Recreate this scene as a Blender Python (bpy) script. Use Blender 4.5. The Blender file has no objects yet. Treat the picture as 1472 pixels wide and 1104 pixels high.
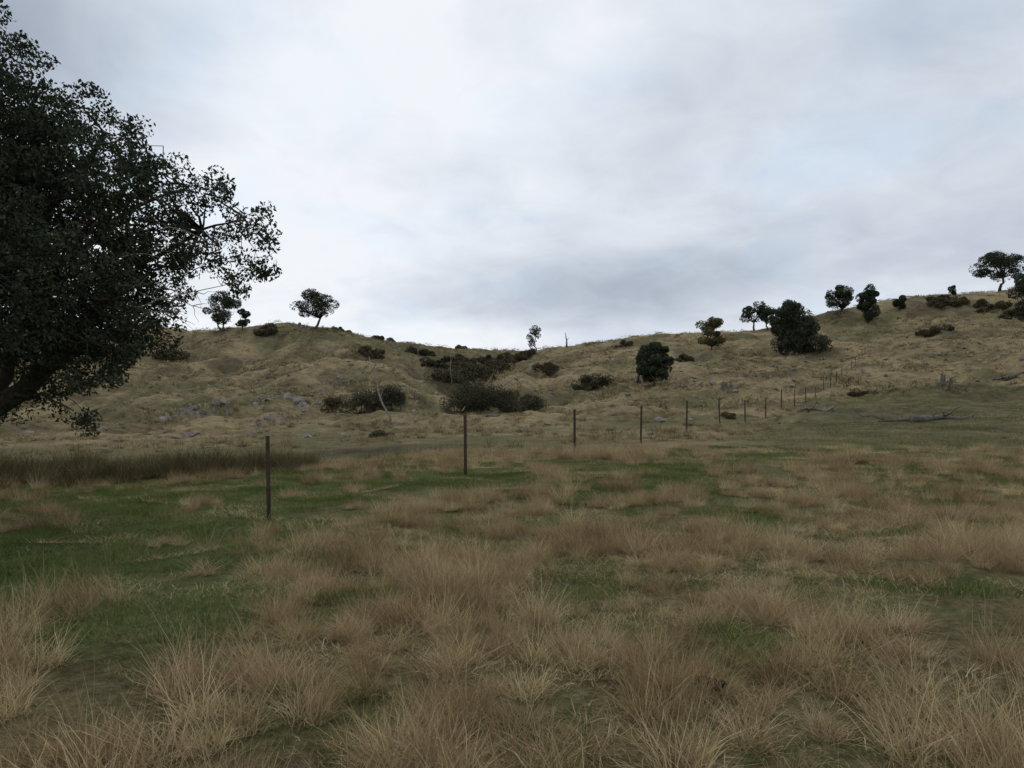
import bpy, math, random
import numpy as np
from mathutils import Vector
random.seed(7); rng=np.random.default_rng(7)
F=1002.0; CX=736.0; HY=595.0; EYE=1.6
scene=bpy.context.scene

# ---------------------------------------------------------------- noise
def _h(ix,iy,s):
    h=(ix.astype(np.int64)*374761393+iy.astype(np.int64)*668265263+s*974634777)&0xffffffff
    h=((h^(h>>13))*1274126177)&0xffffffff
    h=h^(h>>16)
    return (h&0xffff)/65535.0
def vn(x,y,s=0):
    xi=np.floor(x);yi=np.floor(y);fx=x-xi;fy=y-yi
    fx=fx*fx*(3-2*fx);fy=fy*fy*(3-2*fy)
    a=_h(xi,yi,s);b=_h(xi+1,yi,s);c=_h(xi,yi+1,s);d=_h(xi+1,yi+1,s)
    return (a*(1-fx)+b*fx)*(1-fy)+(c*(1-fx)+d*fx)*fy
def fbm(x,y,s=0,o=4):
    r=0;a=.5;t=0
    for i in range(o):
        r=r+a*vn(x*2**i+i*17.3,y*2**i-i*9.1,s+i);t+=a;a*=.5
    return r/t
def ss(a,b,x):
    t=np.clip((x-a)/(b-a),0,1);return t*t*(3-2*t)

# ---------------------------------------------------------------- terrain
cols=np.array([-350,0,150,300,420,560,650,740,860,950,1080,1200,1300,1400,1472,1700.])
U=(cols-CX)/F
tab={10:[756,756,755,754,752,750,749,748,747,746,745,745,745,744,744,744],
14.5:[712,710,708,703,697,689,684,681,679,678,677,677,676,676,676,675],
20:[675,672,672,670,666,660,655,652,648,645,644,642,642,641,640,638],
30:[645,643,640,637,634,630,628,627,625,621,617,612,609,606,604,600],
42:[628,624,620,618,616,612,608,606,604,603,598,592,588,586,584,580],
60:[600,597,596,594,592,592,592,588,587,583,578,569,565,561,559,550],
85:[565,560,560,558,552,558,572,564,558,552,543,535,524,510,502,485],
120:[525,520,520,518,508,516,540,533,520,508,505,493,477,461,452,435],
150:[480,472,472,474,466,487,500,504,491,480,477,449,433,423,416,400]}
Ys=sorted(tab); Z=[np.zeros(len(U))]
for Y in Ys: Z.append(EYE-(np.array(tab[Y])-HY)/F*Y)
zr=Z[-1]
Yr=[0]+Ys+[162,200,300,500]
Z+= [zr+.4, zr-5, zr*0.3-3, np.zeros(len(U))]
Z=np.array(Z); Yr=np.array(Yr,float)
def pchip(x,y,xn):
    h=np.diff(x);d=np.diff(y)/h;m=np.zeros(len(x))
    for i in range(1,len(x)-1):
        if d[i-1]*d[i]>0:
            w1=2*h[i]+h[i-1];w2=h[i]+2*h[i-1];m[i]=(w1+w2)/(w1/d[i-1]+w2/d[i])
    m[0]=d[0];m[-1]=d[-1]
    k=np.clip(np.searchsorted(x,xn)-1,0,len(x)-2);t=(xn-x[k])/h[k]
    return ((1+2*t)*(1-t)**2*y[k]+t*(1-t)**2*h[k]*m[k]+t*t*(3-2*t)*y[k+1]+t*t*(t-1)*h[k]*m[k+1])
un=np.linspace(U[0],U[-1],300)
A=np.array([pchip(U,r,un) for r in Z]); yn=np.linspace(0,500,2001)
B=np.array([pchip(Yr,A[:,j],yn) for j in range(300)]).T
def base_h(x,y):
    yy=np.clip(y,0,499.9); u=np.clip(x/np.maximum(yy,10),un[0],un[-1]-1e-6)
    a=(u-un[0])/(un[1]-un[0]);b=yy/.25
    i=np.clip(np.floor(a).astype(int),0,298);j=np.clip(np.floor(b).astype(int),0,1999);fa=a-i;fb=b-j
    return (B[j,i]*(1-fa)+B[j,i+1]*fa)*(1-fb)+(B[j+1,i]*(1-fa)+B[j+1,i+1]*fa)*fb
def height(x,y):
    x=np.asarray(x,float);y=np.asarray(y,float)
    far=ss(18,70,y); ridge=1-.6*ss(130,148,y)
    z=base_h(x,y)
    z=z+(fbm(x/16,y/16,3,3)-.5)*1.5*far+(fbm(x/4.2,y/4.2,11,5)-.5)*(.12+2.6*far*ridge)
    z=z+(fbm(x/.7,y/.7,21,2)-.5)*.09*ss(0,3,np.abs(y)+1)
    gl=1-np.abs(fbm(x/13+3,y/13,29,3)-.5)*6
    z=z-np.maximum(gl,0)*1.5*far*ridge*ss(40,60,y)*ss(18,-2,x)
    gx=-2-(130-y)*.16; z=z-1.8*np.exp(-((x-gx)/3.0)**2)*ss(75,95,y)*ss(150,125,y)
    return z
def hz(x,y): return float(height(np.array([x]),np.array([y]))[0])
_yy=np.arange(3,175,.2)
def sight(px,py):
    """world ground point on a bearing at a given dip, on the real terrain"""
    u=(px-CX)/F; g=HY-(height(u*_yy,_yy)-EYE)/_yy*F
    k=np.where(g<=py)[0]
    k=k[0] if len(k) else int(np.argmin(g))
    Y=_yy[k]; return u*Y,float(Y),hz(u*Y,Y)

# zone masks -------------------------------------------------------
def fence_d(x,y): return x-(0.6*y-9.68)
def greenness(x,y):
    n=fbm(x/1.6,y/1.6,31,4)-.5; n2=fbm(x/9,y/9,37,3)-.5; n3=fbm(x/.6,y/.6,35,3)-.5
    fd=fence_d(x,y)
    left=ss(-1.4,-3.4,x+n*2.6+n3*1.0+(y-8)*.10)*ss(4.4,6.4,y+n*3)*ss(19,14.5,y+n*2+(x+8)*-.15)
    strip=ss(10.5,13,y+n*4)*ss(21,15,y+n*3)*ss(-8,-4,x)*ss(8,2,x)*.7
    right=ss(1,5,fd+n*4)*ss(12,18,y+n*8)*ss(66,56,y+n2*12)*.85
    patch=ss(.09,.22,fbm(x/.8,y/.8,43,3)-.5)*ss(18,10,y)*.7
    hill=ss(.02,.20,n2)*ss(18,25,y)*.75
    gul=ss(1,0,np.hypot((x+9.5)/8,(y-38)/8))*.8
    rs=ss(1.5,3.5,x)*ss(6,9,y)*ss(16,12,y)*.25
    return np.clip(np.maximum.reduce([left,strip,right,patch,hill,gul,rs])*(1-.25*ss(-.02,.12,n3)),0,1)
def isright(x,y):
    return ss(1,5,fence_d(x,y))*ss(12.5,18,y)*ss(66,56,y)

# ---------------------------------------------------------------- node helpers
def mat(name):
    m=bpy.data.materials.new(name);m.use_nodes=True
    nt=m.node_tree;nt.nodes.clear();return m,nt
def N(nt,t,**k):
    n=nt.nodes.new(t)
    for a,b in k.items(): setattr(n,a,b)
    return n
def ramp(nt,stops,fac=None):
    r=N(nt,'ShaderNodeValToRGB');e=r.color_ramp.elements
    while len(e)<len(stops): e.new(.5)
    for i,(p,c) in enumerate(stops):
        e[i].position=p;e[i].color=(*c,1)
    if fac is not None: nt.links.new(fac,r.inputs[0])
    return r
def mixc(nt,f,a,b,mode='MIX'):
    m=N(nt,'ShaderNodeMix',data_type='RGBA',blend_type=mode)
    for s,v in ((0,f),(6,a),(7,b)):
        if hasattr(v,'is_output'): nt.links.new(v,m.inputs[s])
        elif isinstance(v,tuple): m.inputs[s].default_value=(*v,1)
        else: m.inputs[s].default_value=v
    return m.outputs[2]
def noise(nt,vec,scale,detail=4,rough=.55,dist=0):
    n=N(nt,'ShaderNodeTexNoise');n.inputs['Scale'].default_value=scale;n.inputs['Detail'].default_value=detail
    n.inputs['Roughness'].default_value=rough;n.inputs['Distortion'].default_value=dist
    nt.links.new(vec,n.inputs['Vector']);return n.outputs[0]
def mathn(nt,op,a,b=0.0,c=None):
    m=N(nt,'ShaderNodeMath',operation=op)
    for i,v in enumerate((a,b)+((c,) if c is not None else ())):
        if hasattr(v,'is_output'): nt.links.new(v,m.inputs[i])
        else: m.inputs[i].default_value=v
    return m.outputs[0]

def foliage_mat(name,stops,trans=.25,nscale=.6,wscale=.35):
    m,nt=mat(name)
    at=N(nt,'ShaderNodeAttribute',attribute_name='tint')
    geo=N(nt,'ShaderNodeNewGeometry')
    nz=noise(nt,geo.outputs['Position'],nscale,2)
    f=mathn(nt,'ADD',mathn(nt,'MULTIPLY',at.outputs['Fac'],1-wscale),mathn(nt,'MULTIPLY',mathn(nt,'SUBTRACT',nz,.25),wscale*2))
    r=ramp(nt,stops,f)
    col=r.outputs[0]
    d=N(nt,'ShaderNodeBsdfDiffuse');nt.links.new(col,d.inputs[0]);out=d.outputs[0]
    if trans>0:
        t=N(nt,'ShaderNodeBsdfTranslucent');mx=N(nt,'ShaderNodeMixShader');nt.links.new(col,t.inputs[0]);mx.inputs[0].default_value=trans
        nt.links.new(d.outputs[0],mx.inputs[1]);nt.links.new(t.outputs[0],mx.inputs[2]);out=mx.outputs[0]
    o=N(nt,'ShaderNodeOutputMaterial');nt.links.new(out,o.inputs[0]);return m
def solid_mat(name,stops,scale=6,rough=.9,bump=.3,stretch=None):
    m,nt=mat(name);geo=N(nt,'ShaderNodeNewGeometry');v=geo.outputs['Position']
    if stretch:
        mp=N(nt,'ShaderNodeMapping');mp.inputs['Scale'].default_value=stretch;nt.links.new(v,mp.inputs[0]);v=mp.outputs[0]
    nz=noise(nt,v,scale,6,.65);r=ramp(nt,stops,nz)
    b=N(nt,'ShaderNodeBsdfPrincipled');b.inputs['Roughness'].default_value=rough;b.inputs['Specular IOR Level'].default_value=.1
    nt.links.new(r.outputs[0],b.inputs['Base Color'])
    bp=N(nt,'ShaderNodeBump');bp.inputs['Strength'].default_value=bump;bp.inputs['Distance'].default_value=.05
    nt.links.new(noise(nt,v,scale*3,5,.7),bp.inputs['Height']);nt.links.new(bp.outputs[0],b.inputs['Normal'])
    o=N(nt,'ShaderNodeOutputMaterial');nt.links.new(b.outputs[0],o.inputs[0]);return m

M_dry=foliage_mat('dry_grass',[(0.0,(.17,.125,.06)),(.3,(.30,.23,.12)),(.6,(.46,.365,.205)),(.85,(.59,.49,.30)),(1,(.66,.57,.40))],.3)
M_reddry=foliage_mat('russet_grass',[(0.0,(.13,.09,.045)),(.35,(.24,.17,.09)),(.7,(.37,.28,.16)),(1,(.50,.40,.25))],.3)
M_hill=foliage_mat('hill_grass',[(0.0,(.13,.105,.055)),(.35,(.25,.20,.11)),(.7,(.37,.30,.17)),(1,(.47,.395,.25))],.2,.09,.5)
M_green=foliage_mat('green_grass',[(0.0,(.06,.082,.025)),(.4,(.105,.142,.042)),(.7,(.15,.185,.062)),(.84,(.22,.22,.095)),(1,(.43,.365,.21))],.3)
M_dull=foliage_mat('dull_grass',[(0.0,(.065,.072,.032)),(.4,(.11,.115,.053)),(.7,(.165,.157,.08)),(.86,(.26,.22,.125)),(1,(.40,.34,.21))],.25)
M_reed=foliage_mat('reed',[(0.0,(.045,.042,.02)),(.5,(.11,.095,.048)),(.8,(.21,.17,.09)),(1,(.36,.29,.17))],.2)
M_leafbig=foliage_mat('leaf_dark',[(0.0,(.024,.032,.019)),(.6,(.046,.058,.035)),(.9,(.078,.09,.057)),(1,(.11,.12,.08))],.1,1.2,.3)
M_leaf=foliage_mat('leaf_eucalypt',[(0.0,(.025,.034,.02)),(.6,(.052,.065,.04)),(1,(.10,.11,.07))],.1,.4,.3)
M_leafolive=foliage_mat('leaf_olive',[(0.0,(.055,.06,.026)),(.6,(.12,.115,.052)),(1,(.20,.18,.085))],.15,.4,.3)
M_shrub=foliage_mat('shrub_leaf',[(0.0,(.026,.027,.017)),(.6,(.06,.06,.037)),(1,(.13,.115,.07))],0,.4,.35)
M_shrubbr=foliage_mat('shrub_brown',[(0.0,(.038,.034,.02)),(.6,(.088,.076,.045)),(1,(.17,.14,.085))],0,.4,.35)
M_bark=solid_mat('bark',[(.3,(.03,.025,.02)),(.7,(.10,.085,.07))],5,.95,.6,(1,1,.25))
M_pale=solid_mat('pale_deadwood',[(.3,(.14,.12,.10)),(.7,(.30,.27,.23))],5,.9,.4,(1,1,.3))
M_log=solid_mat('weathered_log',[(.3,(.05,.045,.04)),(.7,(.17,.15,.125))],5,.9,.5)
M_rock=solid_mat('granite',[(.3,(.07,.063,.052)),(.5,(.16,.147,.125)),(.75,(.28,.26,.225))],3,1,.7)
M_post=solid_mat('rusted_steel',[(.3,(.03,.023,.019)),(.7,(.075,.058,.048))],14,.9,.4)
M_wire=solid_mat('fence_wire',[(.3,(.08,.075,.07)),(.7,(.16,.15,.14))],14,.6,0)
M_dung=solid_mat('dung',[(.3,(.012,.009,.007)),(.7,(.04,.03,.025))],30,1,.8)

# ---------------------------------------------------------------- mesh helpers
class MB:
    def __init__(s): s.v=[];s.f4=[];s.f3=[];s.m4=[];s.m3=[];s.t=[];s.n=0
    def add(s,v,q=None,t=None,mi=0,tint=None):
        v=np.asarray(v,np.float32).reshape(-1,3)
        if q is not None and len(q): s.f4.append(np.asarray(q)+s.n);s.m4.append(np.full(len(q),mi))
        if t is not None and len(t): s.f3.append(np.asarray(t)+s.n);s.m3.append(np.full(len(t),mi))
        s.v.append(v);s.t.append(np.full(len(v),.5) if tint is None else tint);s.n+=len(v)
    def mesh(s,name,mats,smooth=False):
        V=np.concatenate(s.v);q=np.concatenate(s.f4) if s.f4 else np.zeros((0,4),int);t=np.concatenate(s.f3) if s.f3 else np.zeros((0,3),int)
        mi=np.concatenate(s.m4+s.m3)
        me=bpy.data.meshes.new(name);me.vertices.add(len(V));me.vertices.foreach_set('co',V.ravel())
        me.loops.add(q.size+t.size);me.loops.foreach_set('vertex_index',np.concatenate([q.ravel(),t.ravel()]).astype(np.int32))
        me.polygons.add(len(q)+len(t))
        st=np.concatenate([np.arange(len(q))*4,len(q)*4+np.arange(len(t))*3]).astype(np.int32)
        me.polygons.foreach_set('loop_start',st)
        me.polygons.foreach_set('material_index',mi.astype(np.int32))
        me.update(calc_edges=True)
        if smooth: me.polygons.foreach_set('use_smooth',np.ones(len(me.polygons),bool))
        a=me.attributes.new('tint','FLOAT','POINT');a.data.foreach_set('value',np.concatenate(s.t).astype(np.float32))
        for m in mats: me.materials.append(m)
        me.validate();return me
    def obj(s,name,mats,loc=(0,0,0),smooth=False,link=True):
        o=bpy.data.objects.new(name,s.mesh(name,mats,smooth));o.location=loc
        if link: scene.collection.objects.link(o)
        return o
def tube(mb,pts,rad,sides=6,mi=0):
    pts=np.array(pts,float);n=len(pts);V=[]
    for i in range(n):
        d=pts[min(i+1,n-1)]-pts[max(i-1,0)];d/=np.linalg.norm(d)+1e-9
        a=np.cross(d,[0.3,.9,.1] if abs(d[1])<.8 else [1,0,0]);a/=np.linalg.norm(a);b=np.cross(d,a)
        for k in range(sides):
            t=2*math.pi*k/sides;V.append(pts[i]+rad[i]*(a*math.cos(t)+b*math.sin(t)))
    Q=[(i*sides+k,i*sides+(k+1)%sides,(i+1)*sides+(k+1)%sides,(i+1)*sides+k) for i in range(n-1) for k in range(sides)]
    V.append(pts[-1]);V.append(pts[0]);c=n*sides
    T=[((n-1)*sides+k,(n-1)*sides+(k+1)%sides,c) for k in range(sides)]+[((k+1)%sides,k,c+1) for k in range(sides)]
    mb.add(V,Q,T,mi)
def wob(a,b,n,amp,r=random):
    a=np.array(a,float);b=np.array(b,float);P=[]
    L=np.linalg.norm(b-a)
    for i in range(n+1):
        t=i/n;p=a*(1-t)+b*t
        if 0<i<n: p=p+np.array([r.gauss(0,1),r.gauss(0,1),r.gauss(0,1)])*amp*L
        P.append(p)
    return P
def leaves(mb,C,size,mi=1,tint=None,droop=.3,wide=.36):
    n=len(C);d=rng.normal(size=(n,3));d[:,2]-=droop*1.5;d/=np.linalg.norm(d,axis=1)[:,None]
    e=rng.normal(size=(n,3));s=np.cross(d,e);s/=np.linalg.norm(s,axis=1)[:,None]+1e-9
    L=size*(.6+.8*rng.random(n))[:,None];W=L*wide
    V=np.stack([C-d*L*.5,C+s*W*.5,C+d*L*.5,C-s*W*.5],1).reshape(-1,3)
    if tint is None: tint=rng.random(n)
    mb.add(V,np.arange(n*4).reshape(n,4),None,mi,np.repeat(tint,4))
def ball(n,shell=.0):
    d=rng.normal(size=(n,3));d/=np.linalg.norm(d,axis=1)[:,None]
    r=rng.random(n)**(1/3);r=shell+(1-shell)*r
    return d*r[:,None]

def blades(n,br,l0,l1,w,lean0,lean1,curl=.5,seg=3,bias=1.0):
    a=rng.random(n)*2*math.pi;r=br*np.sqrt(rng.random(n))
    bx=np.cos(a)*r;by=np.sin(a)*r
    a2=a+rng.normal(0,1.3,n);lean=lean0+(lean1-lean0)*rng.random(n);L=l0+(l1-l0)*rng.random(n)**bias
    w=w*(.6+.8*rng.random(n))
    px,py,pz=bx.copy(),by.copy(),np.full(n,-.02);ang=lean.copy()
    P=[np.stack([px,py,pz],1)]
    for i in range(seg):
        ang=ang+curl*rng.random(n)*2.4/seg
        a2=a2+rng.normal(0,.25,n)
        st=L/seg;px=px+np.sin(ang)*np.cos(a2)*st;py=py+np.sin(ang)*np.sin(a2)*st;pz=pz+np.cos(ang)*st
        pz=np.maximum(pz,.01)
        P.append(np.stack([px,py,pz],1))
    t=rng.random(n)*math.pi;s=np.stack([np.cos(t),np.sin(t),np.zeros(n)],1)
    V=[]
    for i in range(seg):
        ww=(w*(1-.25*i))[:,None]*.5
        V+=[P[i]-s*ww,P[i]+s*ww]
    V.append(P[seg]);V=np.stack(V,1);k=2*seg+1
    base=np.arange(n)[:,None]*k
    Q=np.concatenate([base+np.array([2*i,2*i+1,2*i+3,2*i+2]) for i in range(seg-1)]) if seg>1 else None
    T=base+np.array([2*seg-2,2*seg-1,2*seg])
    return V.reshape(-1,3),Q,T,np.repeat(rng.random(n),k)
def cluster(mats,specs,ntuft=1,spread=0.0,smin=1,smax=1):
    mb=MB()
    for k in range(ntuft):
        a=rng.random()*6.283;q=spread*math.sqrt(rng.random());off=np.array([math.cos(a)*q,math.sin(a)*q,0]);s=smin+(smax-smin)*rng.random()
        mo=int(rng.random()*len(mats));th=rng.normal(0,.16);tv=rng.random()*.5-.25
        for sp in specs:
            v,qd,t,ti=blades(*sp[:10]);v=v*s;v[:,0]+=v[:,2]*th
            mb.add(v+off,qd,t,(sp[10]+mo)%len(mats),np.clip(ti+tv,0,1))
    return mb.obj('p',mats,link=False)

def instancer(name,sources,P,rot,scl,idx):
    col=bpy.data.collections.new(name+'_parts')
    for i,o in enumerate(sources):
        o.name='%s_part_%02d'%(name,i);col.objects.link(o)
    me=bpy.data.meshes.new(name);n=len(P);me.vertices.add(n);me.vertices.foreach_set('co',np.asarray(P,np.float32).ravel())
    a=me.attributes.new('irot','FLOAT_VECTOR','POINT');a.data.foreach_set('vector',np.asarray(rot,np.float32).ravel())
    a=me.attributes.new('iscl','FLOAT_VECTOR','POINT');a.data.foreach_set('vector',np.asarray(scl,np.float32).ravel())
    a=me.attributes.new('iidx','INT','POINT');a.data.foreach_set('value',np.asarray(idx,np.int32))
    ob=bpy.data.objects.new(name,me);scene.collection.objects.link(ob)
    g=bpy.data.node_groups.new(name,'GeometryNodeTree')
    g.interface.new_socket('Geometry',in_out='INPUT',socket_type='NodeSocketGeometry');g.interface.new_socket('Geometry',in_out='OUTPUT',socket_type='NodeSocketGeometry')
    gi=g.nodes.new('NodeGroupInput');go=g.nodes.new('NodeGroupOutput');ip=g.nodes.new('GeometryNodeInstanceOnPoints')
    ci=g.nodes.new('GeometryNodeCollectionInfo');ci.inputs[0].default_value=col;ci.inputs['Separate Children'].default_value=True;ci.inputs['Reset Children'].default_value=True
    def na(nm,dt):
        x=g.nodes.new('GeometryNodeInputNamedAttribute');x.data_type=dt;x.inputs[0].default_value=nm;return x.outputs[0]
    L=g.links.new
    L(gi.outputs[0],ip.inputs['Points']);L(ci.outputs[0],ip.inputs['Instance']);ip.inputs['Pick Instance'].default_value=True
    L(na('iidx','INT'),ip.inputs['Instance Index']);L(na('irot','FLOAT_VECTOR'),ip.inputs['Rotation']);L(na('iscl','FLOAT_VECTOR'),ip.inputs['Scale'])
    L(ip.outputs[0],go.inputs[0])
    md=ob.modifiers.new('scatter','NODES');md.node_group=g
    return ob
def scatter(y0,y1,dens,wid=.95):
    area=wid*(y1*y1-y0*y0)+3*(y1-y0)*2;n=int(area*dens)
    y=np.sqrt(rng.random(n)*(y1*y1-y0*y0)+y0*y0);x=(rng.random(n)*2-1)*(wid*y+3)
    return x,y
def put(name,src,x,y,smin,smax,hvar=.25,tilt=.06,smul=None,align=False):
    n=len(x);z=height(x,y)
    s=smin+(smax-smin)*rng.random(n)
    if smul is not None: s=s*smul
    sz=s*(1+hvar*(rng.random(n)*2-1))
    e=.8
    if align:
        sx=(height(x+e,y)-height(x-e,y))/(2*e);sy=(height(x,y+e)-height(x,y-e))/(2*e)
        rot=np.stack([np.arctan(sy),-np.arctan(sx),rng.normal(0,.1,n)],1);fl=np.where(rng.random(n)<.5,-1,1);fl2=np.where(rng.random(n)<.5,-1,1)
    else:
        rot=np.stack([rng.normal(0,tilt,n),rng.normal(0,tilt,n),rng.random(n)*6.283],1);fl=fl2=1
    return instancer(name,src,np.stack([x,y,z],1),rot,np.stack([s*fl,s*fl2,sz],1),rng.integers(0,len(src),n))

# ---------------------------------------------------------------- ground
SC=[(640,548,5),(665,545,5.5),(690,538,6),(715,528,6),(738,518,6),(625,522,5),(605,508,5),(650,515,4),(712,582,4.5),(690,582,3),(735,583,3),(540,578,3),(497,586,2.5),(560,560,4),(800,524,4),(850,556,2.5),(940,552,3),(1143,509,5),(1345,474,4),(330,520,4),(250,515,5),(1425,443,4),(1000,516,4),(480,655,1.8),(400,657,1.4),(560,650,2.0),(640,645,1.3),(1200,445,5),(1350,438,6)]
SCW=[(*sight(a,b)[:2],r) for a,b,r in SC]
def axis(lim,far,st,gr):
    a=[0.0]
    while a[-1]<lim: a.append(a[-1]+max(st,gr*a[-1]))
    s=a[-1]-a[-2]
    while a[-1]<far: s*=1.18;a.append(a[-1]+s)
    return a
ax=axis(150,2500,.15,.0085);xs=np.array([-v for v in ax[:0:-1]]+ax)
ay=axis(180,2500,.14,.007);by=axis(3,600,.3,.1);ys=np.array([-v for v in by[:0:-1]]+ay)
XX,YY=np.meshgrid(xs,ys);nx,ny=len(xs),len(ys)
ZZ=height(XX,YY)
V=np.stack([XX.ravel(),YY.ravel(),ZZ.ravel()],1)
i=np.arange(nx*ny).reshape(ny,nx)
Q=np.stack([i[:-1,:-1].ravel(),i[:-1,1:].ravel(),i[1:,1:].ravel(),i[1:,:-1].ravel()],1)
mb=MB();gr=greenness(XX,YY).ravel();mb.add(V,Q,None,0,gr)
dk=np.zeros(XX.shape);wn=(fbm(XX/2.5,YY/2.5,61,4)-.5)*1.4
for (a,b_,r) in SCW:
    dk=np.maximum(dk,ss(1.25,.45,np.hypot(XX-a,(YY-b_)*.8)/r+wn))
dk=np.maximum(dk,ss(.51,.68,fbm(XX/5,YY/5,67,5))*.75*ss(25,45,YY))
gl=1-np.abs(fbm(XX/13+3,YY/13,29,3)-.5)*6
dk=np.maximum(dk,ss(.2,1,gl)*.75*ss(45,60,YY)*ss(18,-2,XX)*(.4+fbm(XX/3,YY/3,71,3)))  # shade painted into the ground colour along the carved hill creases
mg,nt=mat('pasture_ground')
geo=N(nt,'ShaderNodeNewGeometry');pos=geo.outputs['Position']
at=N(nt,'ShaderNodeAttribute',attribute_name='tint');rt=N(nt,'ShaderNodeAttribute',attribute_name='dull')
fr=N(nt,'ShaderNodeAttribute',attribute_name='farness');sc=N(nt,'ShaderNodeAttribute',attribute_name='scrub_and_shade')
fine=noise(nt,pos,9,5,.7);med=noise(nt,pos,1.3,6,.72);big=noise(nt,pos,.16,6,.7,.4);spk=noise(nt,pos,.85,5,.75,.6)
tan=ramp(nt,[(.30,(.08,.064,.037)),(.42,(.195,.158,.09)),(.58,(.31,.25,.145)),(.8,(.41,.345,.22))],mathn(nt,'ADD',mathn(nt,'MULTIPLY',med,.6),mathn(nt,'MULTIPLY',fine,.4))).outputs[0]
under=ramp(nt,[(.3,(.07,.06,.03)),(.5,(.13,.115,.058)),(.7,(.22,.185,.10))],fine).outputs[0]
grn=ramp(nt,[(.3,(.05,.065,.022)),(.5,(.085,.11,.036)),(.7,(.14,.155,.055))],fine).outputs[0]
dul=ramp(nt,[(.3,(.07,.07,.034)),(.5,(.12,.115,.057)),(.7,(.195,.175,.092))],mathn(nt,'ADD',mathn(nt,'MULTIPLY',med,.6),mathn(nt,'MULTIPLY',fine,.4))).outputs[0]
tanf=mixc(nt,fr.outputs['Fac'],under,tan)
patch=ramp(nt,[(.34,(.55,.53,.5)),(.47,(.95,.95,.95)),(.64,(1.15,1.12,1.05))],big).outputs[0]
tanf=mixc(nt,1.0,tanf,patch,'MULTIPLY')
g2=mixc(nt,rt.outputs['Fac'],grn,dul)
c=mixc(nt,at.outputs['Fac'],tanf,g2)
spf=ramp(nt,[(.54,(0,0,0)),(.64,(1,1,1))],spk).outputs[0]
c=mixc(nt,mathn(nt,'MULTIPLY',mathn(nt,'MULTIPLY',spf,fr.outputs['Fac']),.65),c,(.07,.06,.035))
c=mixc(nt,mathn(nt,'MULTIPLY',sc.outputs['Fac'],.8),c,ramp(nt,[(.3,(.03,.029,.018)),(.7,(.12,.10,.062))],med).outputs[0])
b=N(nt,'ShaderNodeBsdfPrincipled');b.inputs['Roughness'].default_value=1;b.inputs['Specular IOR Level'].default_value=.05
nt.links.new(c,b.inputs['Base Color'])
bp=N(nt,'ShaderNodeBump');bp.inputs['Strength'].default_value=.9;bp.inputs['Distance'].default_value=.25
nt.links.new(mathn(nt,'ADD',fine,mathn(nt,'MULTIPLY',med,2.0)),bp.inputs['Height']);nt.links.new(bp.outputs[0],b.inputs['Normal'])
o=N(nt,'ShaderNodeOutputMaterial');nt.links.new(b.outputs[0],o.inputs[0])
ground=mb.obj('grassy_ground',[mg],smooth=True)
def gattr(n,v):
    a=ground.data.attributes.new(n,'FLOAT','POINT');a.data.foreach_set('value',v.ravel().astype(np.float32))
gattr('dull',np.maximum(isright(XX,YY),ss(16,28,YY)*.85));gattr('farness',ss(9,26,YY));gattr('scrub_and_shade',dk)
def scrub_at(x,y):
    d=np.zeros(x.shape)
    for (a,b_,r) in SCW: d=np.maximum(d,ss(1.2,.7,np.hypot(x-a,(y-b_)*.8)/r))
    return d

# ---------------------------------------------------------------- grasses
DR=[M_dry,M_reddry]
dry=[cluster(DR,[(150,.10,.10,.36,.0042,.0,.8,.55,3,1.35,0),(60,.14,.05,.2,.0048,.4,1.3,.4,2,1,0),(5,.05,.34,.50,.003,.0,.35,.3,3,1,0)],5,.40,.6,1.15) for _ in range(10)]
x,y=scatter(1.6,20,6.6,.9)
gval=greenness(x,y);cl=fbm(x/.75,y/.75,77,3)
near=ss(12,8,y)
keep=(rng.random(len(x))<np.clip((1-gval)**1.5*((.26+.18*near)+1.0*ss(.36,.50,cl))*(.66+.34*near)+.035,0,1))&(np.hypot(x,y)>1.8)
x,y=x[keep],y[keep]
put('dry_grass_tussocks',dry,x,y,.65,1.15,.35,.05,.72+.6*fbm(x/1.3,y/1.3,5,2))
lit=[cluster([M_dry],[(380,.6,.05,.2,.0048,.7,1.45,.3,2,1,0),(120,.6,.04,.12,.005,.2,.9,.4,2,1,0)]) for _ in range(4)]
x,y=scatter(1.6,20,2.2,.9);k=rng.random(len(x))<(1-greenness(x,y)*.75)*.8;x,y=x[k],y[k]
put('straw_litter',lit,x,y,.7,1.0)
gs=[cluster([M_green],[(950,.55,.03,.10,.006,.1,1.1,.4,2,1.3,0)]) for _ in range(4)]
x,y=scatter(1.6,21,3.8,.9);gv=greenness(x,y);k=rng.random(len(x))<(.34+.66*gv)*(1-.7*isright(x,y));x,y=x[k],y[k]
put('green_grass',gs,x,y,.75,1.3,.35)
ds=[cluster([M_dull],[(420,1.0,.04,.15,.011,.2,1.1,.4,2,1.3,0)]) for _ in range(4)]
x,y=scatter(11,66,.6,.9);k=rng.random(len(x))<isright(x,y)*(.4+.6*ss(.35,.6,fbm(x/2,y/2,88,3)));x,y=x[k],y[k]
put('pasture_grass',ds,x,y,.8,1.4,align=True)
md=[cluster([M_hill,M_hill,M_hill,M_reed],[(55,.14,.12,.34,.012,.05,.8,.5,2,1.4,0)],7,.85,.5,1.2) for _ in range(7)]
x,y=scatter(17,62,.55,.9);gv=greenness(x,y)
k=rng.random(len(x))<np.clip((1-gv)**1.2*(.45+.9*ss(.35,.6,fbm(x/3,y/3,91,3)))*(1-.8*isright(x,y))*(1-.8*scrub_at(x,y)),.05,1);x,y=x[k],y[k]
put('pale_grass_tussocks',md,x,y,.7,1.3,align=True)
fd=[cluster([M_hill,M_hill,M_reed,M_hill,M_shrubbr],[(20,.28,.14,.42,.04,.1,.9,.5,2,1.3,0)],15,2.4,.5,1.4) for _ in range(8)]
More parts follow.
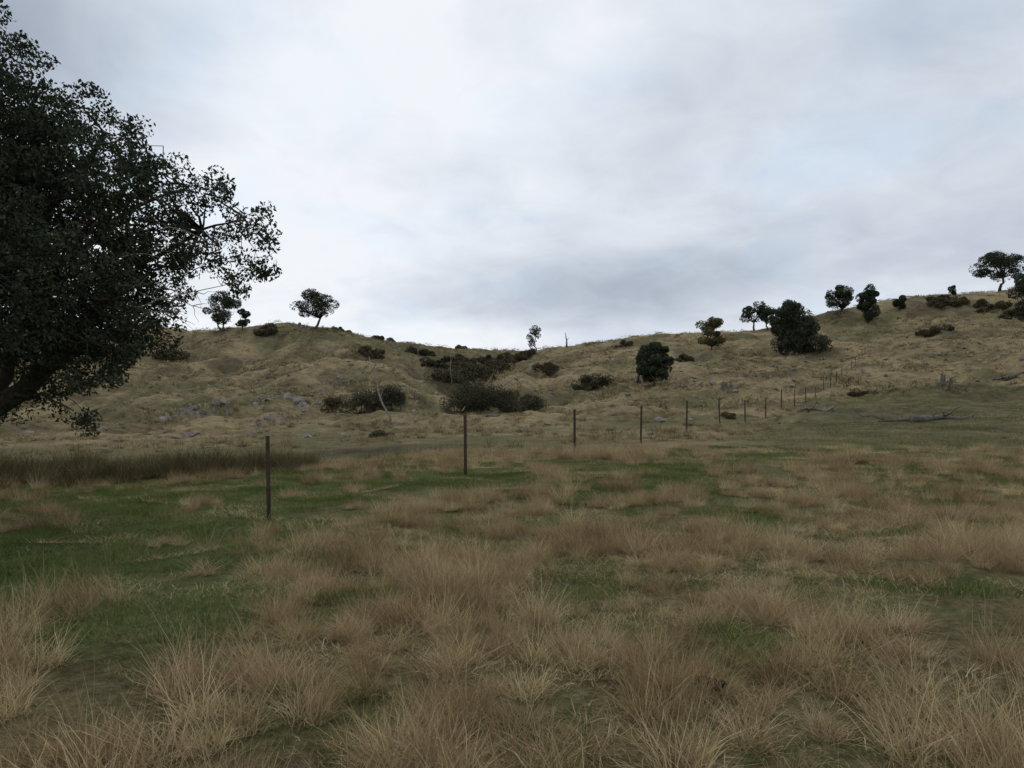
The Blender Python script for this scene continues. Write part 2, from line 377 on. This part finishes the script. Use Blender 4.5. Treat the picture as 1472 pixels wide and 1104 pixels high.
x,y=scatter(55,165,.12,.95);k=rng.random(len(x))<(.3+.9*ss(.40,.56,fbm(x/5,y/5,93,3)))*(1-.9*scrub_at(x,y));x,y=x[k],y[k]
put('hillside_grass',fd,x,y,.8,1.4,align=True)
rd=[cluster([M_reed],[(130,.16,.2,.75,.010,.0,.5,.5,3,1.2,0)],3,.35,.45,1.15) for _ in range(6)]
n=700;t=rng.random(n);px=-260+t*715;yy=15.6+t*3.0+rng.normal(0,.75,n)*(1-.5*t)
x=(px-CX)/F*yy;k=rng.random(n)<(1-ss(.86,1,t)*.6)*(.1+1.3*ss(.3,.6,fbm(x/1.2,yy/1.2,101,2)));x,yy,t=x[k],yy[k],t[k]
put('creek_reeds',rd,x,yy,.75,1.25,.4,.08,(1.12-.4*t)*(.62+.75*fbm(x/.8,yy/.8,105,2)))

# ---------------------------------------------------------------- fence
mb=MB();tops=[]
def post(mb,x,y,z,h,lean):
    for k in range(3):
        a=k*2.094+.4;c,s=math.cos(a),math.sin(a);w,th=.034,.007
        base=np.array([[0,-th],[w,-th],[w,th],[0,th]])
        R=np.array([[c,-s],[s,c]]);b=base@R.T
        V=[(x+p[0],y+p[1],z-.15) for p in b]+[(x+p[0]+lean[0]*h,y+p[1]+lean[1]*h,z+h) for p in b]
        mb.add(V,[(0,1,5,4),(1,2,6,5),(2,3,7,6),(3,0,4,7),(4,5,6,7)],None,0)
Yp=10.2
while Yp<112:
    X=.6*Yp-9.68;z=hz(X,Yp);h=1.27+random.uniform(-.06,.05);ln=(random.uniform(-.03,.03),random.uniform(-.03,.03))
    post(mb,X,Yp,z,h,ln);tops.append((X,Yp,z,h));Yp+=4.45+random.uniform(-.15,.15)
for f in (.3,.6,.9):
    for a,b in zip(tops[:-1],tops[1:]):
        P=[(a[0],a[1],a[2]+a[3]*f),((a[0]+b[0])/2,(a[1]+b[1])/2,(a[2]+b[2])/2+(a[3]+b[3])/2*f-.03),(b[0],b[1],b[2]+b[3]*f)]
        tube(mb,P,[.0013]*3,4,1)
mb.obj('wire_fence',[M_post,M_wire])

# ---------------------------------------------------------------- trees
def tree(name,px,py,w,h,crown=.55,nb=12,dens=1.0,leafm=M_leaf,flat=.6,lean=0,stems=1,lsz=None,seed=0,shape='round',fill=1.0):
    x,y,z=sight(px,py);m=y/F;W=w*m;H=h*m;r=random.Random(seed+int(px));mb=MB()
    cb=H*(1-crown);stemtops=[]
    for s in range(stems):
        tx=r.uniform(-.15,.15)*W+(s-(stems-1)/2)*W*.25+lean*W;P=wob((s*.2,0,-.3),(tx,r.uniform(-.1,.1)*W,cb*1.1),4,.06,r)
        R=H*.035/(stems**.4);tube(mb,P,[R*1.4,R,R*.9,R*.8,R*.65],7);stemtops.append((P[-1],R*.65))
    for i in range(nb):
        a=r.uniform(0,6.283);q=math.sqrt(r.random());v=r.random()
        if shape=='cone': q*=max(.15,1-.75*v)
        elif shape=='umbrella': q*=math.sqrt(max(0.05,1-(v*.9)**2))
        else: q*=math.sqrt(max(0.04,1-(2*v-1)**2))
        c=np.array([math.cos(a)*q*W*.42+lean*W,math.sin(a)*q*W*.4,cb+(H-cb)*(.12+.8*v)])
        br=W*(.13+.14*r.random())*(8/nb)**.25*fill
        st,R=stemtops[i%stems]
        P=wob(st,c,3,.10,r);tube(mb,P,[R*.6,R*.4,R*.28,R*.12],5)
        n=int(420*dens);C=ball(n,.25)*np.array([br,br,br*flat])
        lump=fbm(C[:,0]/br*2.2+i*7,C[:,2]/br*2.2+C[:,1]/br,5,2);C=C[lump>.4]
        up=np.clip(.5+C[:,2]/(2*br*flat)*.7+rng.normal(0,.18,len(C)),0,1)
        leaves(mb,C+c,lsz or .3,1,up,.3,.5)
        for k in range(3):
            e=c+ball(1,.8)[0]*br*1.05;tube(mb,[c,(c+e)/2+rng.normal(0,.05,3),e],[R*.12,R*.08,R*.04],4)
    return mb.obj(name,[M_bark,leafm],(x,y,z))
tree('eucalyptus_tree',320,476,54,56,.86,24,1.1,flat=.8,stems=2,fill=1.1)
tree('eucalyptus_tree',349,474,24,30,.9,9,1.1,flat=.8)
tree('eucalyptus_tree',452,473,62,54,.74,24,1.1,flat=.65,seed=3)
tree('sapling_tree',772,503,30,34,.85,10,.4,flat=.9,lean=-.15,seed=44,stems=2)
tree('olive_coloured_tree',1023,503,46,45,.92,20,1.3,M_leafolive,flat=.75,seed=5)
tree('eucalyptus_tree',1084,475,38,42,.76,17,1.0,flat=.7,seed=6,fill=1.1)
tree('eucalyptus_tree',1104,475,32,38,.8,14,1.0,flat=.7,seed=7,fill=1.1)
tree('kurrajong_tree',1150,509,86,58,.99,44,1.3,flat=.9,seed=8,shape='cone',stems=2,fill=1.05)
tree('kurrajong_tree',1136,508,58,78,.98,40,1.2,flat=.9,seed=28,shape='round',stems=2,fill=1.0)
tree('eucalyptus_tree',1205,452,44,42,.85,20,1.2,flat=.8,seed=9)
tree('cypress_tree',1249,464,36,52,.97,30,1.3,flat=1,seed=10,fill=1.1)
tree('eucalyptus_tree',1294,447,20,22,.95,8,1.1,flat=.9,seed=11)
tree('eucalyptus_tree',1372,425,18,14,.9,5,.9,flat=.8,seed=12)
tree('umbrella_eucalyptus_tree',1437,416,76,57,.72,32,1.2,flat=.55,seed=13,shape='umbrella')
tree('eucalyptus_tree',1484,462,60,76,.97,28,1.3,flat=.85,seed=14,fill=1.1)
tree('dark_bushy_tree',940,552,66,58,.99,48,1.3,flat=.9,seed=51,stems=3,fill=.92)

def shrub(name,items,m,seed=1):
    mb=MB();r=random.Random(seed)
    x0,y0,z0=sight(*items[0][:2])
    for (px,py,w,h) in items:
        x,y,z=sight(px,py);s=y/F;W=w*s;H=h*s
        nb=max(6,int(w/3.0))
        for i in range(nb):
            dx=(r.random()-.5)*W*.9;dy=(r.random()-.5)*W*.7;t=(1-(abs(dx)/(W*.5))**2*.65)*r.uniform(.7,1.15)
            br=min(W*.25,H*.45)*(.5+.7*r.random());cx,cy=x+dx,y+dy
            cz=hz(cx,cy)+H*t*(.1+.5*r.random())
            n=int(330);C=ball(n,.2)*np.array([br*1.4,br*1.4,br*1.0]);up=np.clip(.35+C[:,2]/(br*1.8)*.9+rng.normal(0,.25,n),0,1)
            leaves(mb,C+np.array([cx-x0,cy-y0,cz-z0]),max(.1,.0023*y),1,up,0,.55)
            for k in range(2):
                e=np.array([cx-x0,cy-y0,cz-z0])+ball(1,.8)[0]*br*1.3
                tube(mb,[(cx-x0,cy-y0,hz(cx,cy)-z0-.1),((cx-x0+e[0])/2,(cy-y0+e[1])/2,(cz-z0+e[2])/2-.05),e],[.04,.03,.01],4,0)
    return mb.obj(name,[M_bark,m],(x0,y0,z0))
shrub('shrub',[(535,580,66,26),(562,579,38,24)],M_shrub,2)
shrub('shrub',[(487,588,38,18)],M_shrubbr,3)
shrub('wide_shrub',[(690,584,84,34),(735,586,85,26),(708,584,80,36)],M_shrub,4)
shrub('shrub',[(850,558,56,20)],M_shrub,5)
shrub('shrub',[(782,532,42,15)],M_shrubbr,6)
shrub('low_shrub',[(551,628,28,13)],M_shrubbr,7)
shrub('low_shrub',[(1050,602,22,11)],M_shrubbr,8)
shrub('low_shrub',[(1235,568,32,9)],M_shrubbr,9)
shrub('gully_scrub',[(640,548,40,22),(665,545,50,20),(690,540,50,18),(715,532,44,16),(735,522,40,13),(755,512,36,10),(675,530,50,12),(700,522,44,12)],M_shrubbr,10)
shrub('gully_scrub',[(625,526,34,12),(606,508,46,10),(650,520,30,10),(655,546,30,20)],M_shrub,16)
shrub('ridge_shrub',[(390,480,36,13),(490,476,24,6),(552,487,30,7),(658,499,30,6),(897,497,26,6),(980,518,28,9),(535,513,36,10)],M_shrubbr,11)
shrub('ridge_shrub',[(1345,476,40,12),(1425,443,50,11),(1360,436,60,12)],M_shrubbr,12)
shrub('hillside_shrub',[(245,515,50,14),(1460,458,40,14)],M_shrubbr,13)

def snag(name,p0,p1,r0,twigs=5,m=M_pale,seed=1):
    x,y,z=sight(*p0);s=y/F;dx=(p1[0]-p0[0])*s;dz=(p0[1]-p1[1])*s;mb=MB();r=random.Random(seed)
    P=wob((0,0,-.2),(dx,.5,dz),6,.018,r);n=len(P);tube(mb,P,[r0*(1-.75*i/(n-1)) for i in range(n)],6)
    for k in range(twigs):
        i=r.randint(2,n-2);b=P[i];e=b+np.array([r.uniform(-.25,.25)*dz,r.uniform(-.2,.2)*dz,r.uniform(.05,.25)*dz])
        tube(mb,wob(b,e,3,.08,r),[r0*.35,r0*.28,r0*.2,r0*.08],4)
    mb.obj(name,[m],(x,y,z))
snag('leaning_dead_tree',(563,612),(528,512),.09,3,M_pale,1)
snag('dead_sapling',(648,552),(648,512),.08,3,M_pale,2)
snag('dead_tree_stump',(815,499),(813,478),.22,1,M_bark,3)
snag('dead_sapling',(178,553),(180,538),.07,1,M_bark,5)

# ---------------------------------------------------------------- rocks
import bmesh
bm=bmesh.new();bmesh.ops.create_icosphere(bm,subdivisions=3,radius=1)
ICV=np.array([v.co for v in bm.verts]);ICT=np.array([[v.index for v in f.verts] for f in bm.faces]);bm.free()
def rockmesh(mb,cx,cy,cz,sx,sy,sz,seed):
    V=ICV
    n=fbm(V[:,0]*1.3+seed*3.1+V[:,2],V[:,1]*1.3+V[:,2]*.7,seed,3)
    V=V*(.55+.75*n)[:,None]
    for k in range(6):
        d=np.array([math.sin(seed*1.7+k*2.1),math.cos(seed*2.3+k*1.3),math.sin(seed+k)*.8]);d/=np.linalg.norm(d)
        p=V@d;V=V-np.outer(np.maximum(p-.5,0)*.9,d)
    a=seed*1.3;R=np.array([[math.cos(a),-math.sin(a),0],[math.sin(a),math.cos(a),0],[0,0,1]])
    V=(V*np.array([sx,sy,sz]))@R.T+np.array([cx,cy,cz]);mb.add(V,None,ICT,0)
def outcrop(name,px,py,w,h,n,seed):
    x,y,z=sight(px,py);s=y/F;r=random.Random(seed);mb=MB()
    for i in range(n):
        dx=r.gauss(0,.25)*w*s;dy=r.gauss(0,.25)*w*s*1.3;k=(.3+.9*r.random()**1.5)
        sx=h*s*k*r.uniform(.8,1.6)*.5
        rockmesh(mb,dx,dy,hz(x+dx,y+dy)-z+h*s*k*.07,sx,sx*r.uniform(.6,1),h*s*k*.55,seed*50+i)
    mb.obj(name,[M_rock],(x,y,z))
for i,(px,py,w,h,n) in enumerate([(283,588,80,14,40),(420,577,60,12,34),(372,580,30,9,12),(395,606,75,10,34),(70,664,60,7,7),(150,590,60,6,8),(430,470,20,7,6),(478,545,60,7,18),(1010,558,90,8,24),(960,545,40,6,8),(505,612,60,5,6),(1340,438,40,7,7),(250,540,60,6,14),(832,578,14,10,2),(600,590,70,5,7),(1450,545,50,5,6),(400,535,80,7,18),(330,560,70,7,14),(870,520,60,5,8)]):
    outcrop('granite_outcrop',px,py,w,h,n,i+3)
mb=MB();r=random.Random(5)
for i in range(1100):
    y=r.uniform(34,150);u=r.uniform(-.75,.75)
    if 0<fence_d(u*y,y) and y<66: continue
    if fbm(np.array([u*y/12]),np.array([y/12]),55,2)[0]<.46: continue
    s=r.uniform(.12,.45);rockmesh(mb,u*y,y,hz(u*y,y)+s*.08,s*1.2,s,s*.55,i+400)
mb.obj('scattered_rocks',[M_rock])
mb=MB()
for i in range(14):
    y=r.uniform(7,20);u=r.uniform(-.7,.7);s=r.uniform(.012,.03);rockmesh(mb,u*y,y,hz(u*y,y)+.03,s,s,s*.7,i+900)
mb.obj('field_stones',[M_rock])

# ---------------------------------------------------------------- logs, stumps, dung
def log(name,pts,r0,seed,tw=4):
    r=random.Random(seed);x0,y0,z0=sight(*pts[0]);P=[]
    for p in pts:
        x,y,z=sight(*p);P.append(np.array([x-x0,y-y0,z-z0+r0*.8]))
    Pn=[]
    for a,b in zip(P[:-1],P[1:]): Pn+=wob(a,b,3,.02,r)[:-1]
    Pn.append(P[-1]);n=len(Pn)
    for p in Pn: p[2]=hz(p[0]+x0,p[1]+y0)-z0+r0*.7
    mb=MB();tube(mb,Pn,[r0*(1-.6*i/(n-1))*(1+.15*math.sin(i*2.1)) for i in range(n)],8)
    for k in range(tw):
        b=Pn[r.randint(1,n-2)];e=b+np.array([r.uniform(-1.3,1.3),r.uniform(-.8,.8),r.uniform(.1,.5)])
        tube(mb,wob(b,e,3,.08,r),[r0*.4,r0*.3,r0*.2,r0*.08],5)
    mb.obj(name,[M_log],(x0,y0,z0))
log('fallen_log',[(1195,592),(1160,594),(1110,598)],.17,1)
log('fallen_log',[(1310,607),(1355,603),(1398,602)],.16,2,5)
log('fallen_log',[(1325,606),(1295,606),(1262,608)],.10,3,3)
log('fallen_log',[(1490,537),(1455,545),(1425,548)],.28,4,4)
log('fallen_log',[(700,600),(718,598)],.12,5,1)
def stump(px,py,w,h,seed):
    x,y,z=sight(px,py);s=y/F;mb=MB();R=w*s*.5;H=h*s;sides=12;V=[];r=random.Random(seed)
    lv=[(-.2,1.35),(0,1.25),(.3,1.0),(.6,.9),(.85,.8),(1,.72)]
    for li,(t,k) in enumerate(lv):
        for a in range(sides):
            th=a*2*math.pi/sides;q=R*k*(1+.16*math.sin(3*th+seed)+.06*r.random())
            V.append((q*math.cos(th)+t*.05,q*math.sin(th),H*t-(H*.28*(math.sin(th*1.5+seed)**2) if li==5 else 0)))
    Q=[(l*sides+a,l*sides+(a+1)%sides,(l+1)*sides+(a+1)%sides,(l+1)*sides+a) for l in range(5) for a in range(sides)]
    V.append((0,0,H*.55));c=len(V)-1;T=[(5*sides+a,5*sides+(a+1)%sides,c) for a in range(sides)]
    mb.add(V,Q,T,0);mb.obj('tree_stump',[M_log],(x,y,z))
stump(1355,561,7,25,1);stump(1366,561,5,18,3);stump(1041,560,9,12,4);stump(1050,560,7,9,6)
x,y,z=sight(1015,1010);mb=MB()
for i in range(22):
    a=random.uniform(0,6.28);q=random.uniform(0,.085);rockmesh(mb,math.cos(a)*q*1.3,math.sin(a)*q,.03*(1-q/.09)+random.uniform(0,.015),.03,.026,.016,i+30)
mb.obj('cow_dung',[M_dung],(x,y,z+.05))

# ---------------------------------------------------------------- big near tree
mb=MB();bx,byy=-10.2,11.6;bz=hz(bx,byy)
def W3(px,py,Y): return np.array([(px-CX)/F*Y-bx,Y-byy,EYE-(py-HY)/F*Y-bz])
R=random.Random(12)
limbs=[[(-190,745,11.6),(-175,660,11.6),(-130,610,11.5),(-40,600,11.2),(10,575,11),(60,535,10.9),(120,470,10.8),(190,400,10.8)],
[(-175,660,11.6),(-150,480,11.8),(-110,330,12),(-60,200,12),(0,110,12)],
[(-130,610,11.5),(-60,480,12.2),(30,360,12.6),(110,250,12.5),(150,190,12.4)],
[(60,535,10.9),(130,500,10.2),(190,470,10),(215,450,9.9)],
[(120,470,10.8),(200,380,10.8),(290,330,10.8),(350,312,10.8)],
[(-40,600,11.2),(60,420,11.5),(160,320,11.7),(270,270,11.8)],
[(10,575,11),(60,565,10.4),(105,590,10.2)]]
rads=[(.34,.07),(.22,.04),(.18,.03),(.07,.015),(.06,.008),(.12,.015),(.04,.01)]
for L,(r0,r1) in zip(limbs,rads):
    P=[W3(*p) for p in L];PP=[]
    for a,b in zip(P[:-1],P[1:]): PP+=wob(a,b,3,.03,R)[:-1]
    PP.append(P[-1]);n=len(PP);tube(mb,PP,[r0+(r1-r0)*(i/(n-1))**.8 for i in range(n)],8)
nodes=[W3(*p) for L in limbs for p in L[1:]]
blobs=[(-60,150,110),(0,100,46),(60,190,54),(105,155,34),(130,130,15),(150,205,40),(185,185,16),(60,270,80),(170,255,52),(225,255,38),(262,268,32),(298,282,26),(325,268,14),(130,330,80),(220,330,58),(285,335,40),(335,318,27),(368,322,18),(378,300,10),(385,345,10),(362,380,15),(378,390,8),(325,372,26),(270,380,36),(200,395,60),(100,420,80),(0,400,120),(-100,420,150),(-120,250,140),(180,455,58),(225,480,34),(120,490,66),(200,510,30),(30,480,65),(70,530,40),(150,530,28),(122,592,22),(85,575,26),(5,585,22),(50,572,22),(120,610,12),(0,230,90),(0,320,100),(-200,120,130),(-230,350,160),(-200,500,100),(332,402,9),(345,418,6),(240,420,28),(235,450,22),(25,72,14),(-20,60,26)]
for (px,py,r) in blobs:
    copies=1 if r<26 else (2 if r<50 else 4)
    for c in range(copies):
        Y=11+R.uniform(-1.0,1.0)*(.6+r/60);k=Y/F
        c0=W3(px+R.uniform(-.25,.25)*r*(copies>1),py+R.uniform(-.25,.25)*r*(copies>1),Y);br=r*k
        nsub=max(4,int((r/50)**2*(18 if r<60 else 20)/(1+.15*copies)))
        nd=min(nodes,key=lambda q:np.linalg.norm(q-c0));tk=min(1,r/45)
        tube(mb,wob(nd,c0,4,.05,R),[.035*tk,.028*tk,.022*tk,.014*tk,.008*tk],5)
        for s in range(nsub):
            sc_=c0+ball(1,.35)[0]*br*np.array([1.1,1,1.08])
            if s%2==0 or r<30: tube(mb,wob(c0,sc_,3,.09,R),[.010,.008,.005,.003],4)
            sr=.09+.15*R.random();nl=int(70*(sr/.2)**2)
            C=ball(nl,.2)*np.array([sr,sr,sr*.8])+sc_
            leaves(mb,C,.064,1,np.clip(rng.random(nl)*.55+rng.random()*.5,0,1),.35,.5)
for (a,b) in [((150,470),(262,428)),((170,440),(345,405)),((200,420),(300,445)),((60,440),(150,500)),((150,380),(250,350)),((230,330),(330,345)),((190,480),(265,440)),((40,440),(160,400)),((100,440),(215,395))]:
    P=wob(W3(*a,9.7),W3(*b,9.6),5,.04,R);tube(mb,P,[.011,.009,.008,.006,.005,.003],5,2)
    for i in range(1,5):
        for q in range(2):
            e=P[i]+np.array([R.uniform(-.1,.35),R.uniform(-.2,.2),R.uniform(-.25,.25)]);tube(mb,wob(P[i],e,3,.08,R),[.006,.005,.003,.002],4,2)
mb.obj('large_leafy_tree',[M_bark,M_leafbig,M_pale],(bx,byy,bz))

# ---------------------------------------------------------------- camera, light, sky
cam=bpy.data.cameras.new('camera');co=bpy.data.objects.new('camera',cam);scene.collection.objects.link(co)
cam.sensor_width=36;cam.lens=F/1472*36;cam.shift_y=(HY-552)/1472;cam.clip_end=6000;cam.clip_start=.05
co.location=(0,0,EYE);co.rotation_euler=(math.radians(90),0,0);scene.camera=co
el,az=math.radians(52),math.radians(-18)
s=Vector((math.sin(az)*math.cos(el),math.cos(az)*math.cos(el),math.sin(el)))
sl=bpy.data.lights.new('sun','SUN');sl.energy=1.3;sl.angle=math.radians(30);sl.color=(1,.97,.92)
so=bpy.data.objects.new('sun',sl);scene.collection.objects.link(so);so.rotation_euler=(-s).to_track_quat('-Z','Y').to_euler();so.location=(0,0,60)
w=bpy.data.worlds.new('World');scene.world=w;w.use_nodes=True;nt=w.node_tree;nt.nodes.clear()
sky=N(nt,'ShaderNodeTexSky',sky_type='NISHITA');sky.sun_disc=False;sky.sun_elevation=el;sky.sun_rotation=az
tc=N(nt,'ShaderNodeTexCoord');gen=tc.outputs['Generated'];sp=N(nt,'ShaderNodeSeparateXYZ');nt.links.new(gen,sp.inputs[0])
zz=mathn(nt,'ADD',mathn(nt,'MAXIMUM',sp.outputs[2],0.0),.28)
cb=N(nt,'ShaderNodeCombineXYZ');nt.links.new(mathn(nt,'DIVIDE',sp.outputs[0],zz),cb.inputs[0]);nt.links.new(mathn(nt,'DIVIDE',sp.outputs[1],zz),cb.inputs[1])
n1=noise(nt,cb.outputs[0],1.5,5,.5,.3);n2=noise(nt,cb.outputs[0],5.0,6,.55,.5);n3=noise(nt,cb.outputs[0],2.2,3,.5,.3)
def lobe(px,py,wx,wz):
    d=Vector(((px-CX)/F,1,(HY-py)/F)).normalized()
    a=N(nt,'ShaderNodeVectorMath',operation='SUBTRACT');nt.links.new(gen,a.inputs[0]);a.inputs[1].default_value=d
    m=N(nt,'ShaderNodeVectorMath',operation='MULTIPLY');nt.links.new(a.outputs[0],m.inputs[0]);m.inputs[1].default_value=(1/wx,1,1/wz)
    l=N(nt,'ShaderNodeVectorMath',operation='LENGTH');nt.links.new(m.outputs[0],l.inputs[0])
    r=N(nt,'ShaderNodeMapRange',interpolation_type='SMOOTHSTEP');nt.links.new(l.outputs['Value'],r.inputs[0]);r.inputs[1].default_value=0;r.inputs[2].default_value=1;r.inputs[3].default_value=1;r.inputs[4].default_value=0
    return r.outputs[0]
v=mathn(nt,'ADD',.76,mathn(nt,'MULTIPLY',mathn(nt,'SUBTRACT',n1,.5),.95))
v=mathn(nt,'ADD',v,mathn(nt,'MULTIPLY',mathn(nt,'SUBTRACT',n2,.5),.55))
for (l,a) in [((860,425,.42,.10),-.52),((1400,330,.40,.16),-.34),((20,40,.26,.2),-.65),((1250,100,.45,.16),-.12),((380,250,.5,.5),.25),((840,350,.22,.1),-.1),((760,488,.6,.05),.2),((720,40,.4,.2),.12)]:
    v=mathn(nt,'ADD',v,mathn(nt,'MULTIPLY',lobe(*l),a))
cr=ramp(nt,[(0,(3.2,3.6,4.3)),(.4,(4.8,5.25,5.95)),(.72,(6.4,6.8,7.4)),(1,(7.9,8.15,8.5))],v)
blue=ramp(nt,[(.5,(1,1,1)),(.68,(.90,.965,1.02))],n3)
ccol=mixc(nt,1.0,cr.outputs[0],blue.outputs[0],'MULTIPLY')
fin=mixc(nt,.95,sky.outputs[0],ccol)
bg=N(nt,'ShaderNodeBackground');nt.links.new(fin,bg.inputs[0]);bg.inputs[1].default_value=.114
wo=N(nt,'ShaderNodeOutputWorld');nt.links.new(bg.outputs[0],wo.inputs[0])
scene.view_settings.view_transform='Standard';scene.view_settings.look='None';scene.view_settings.exposure=0
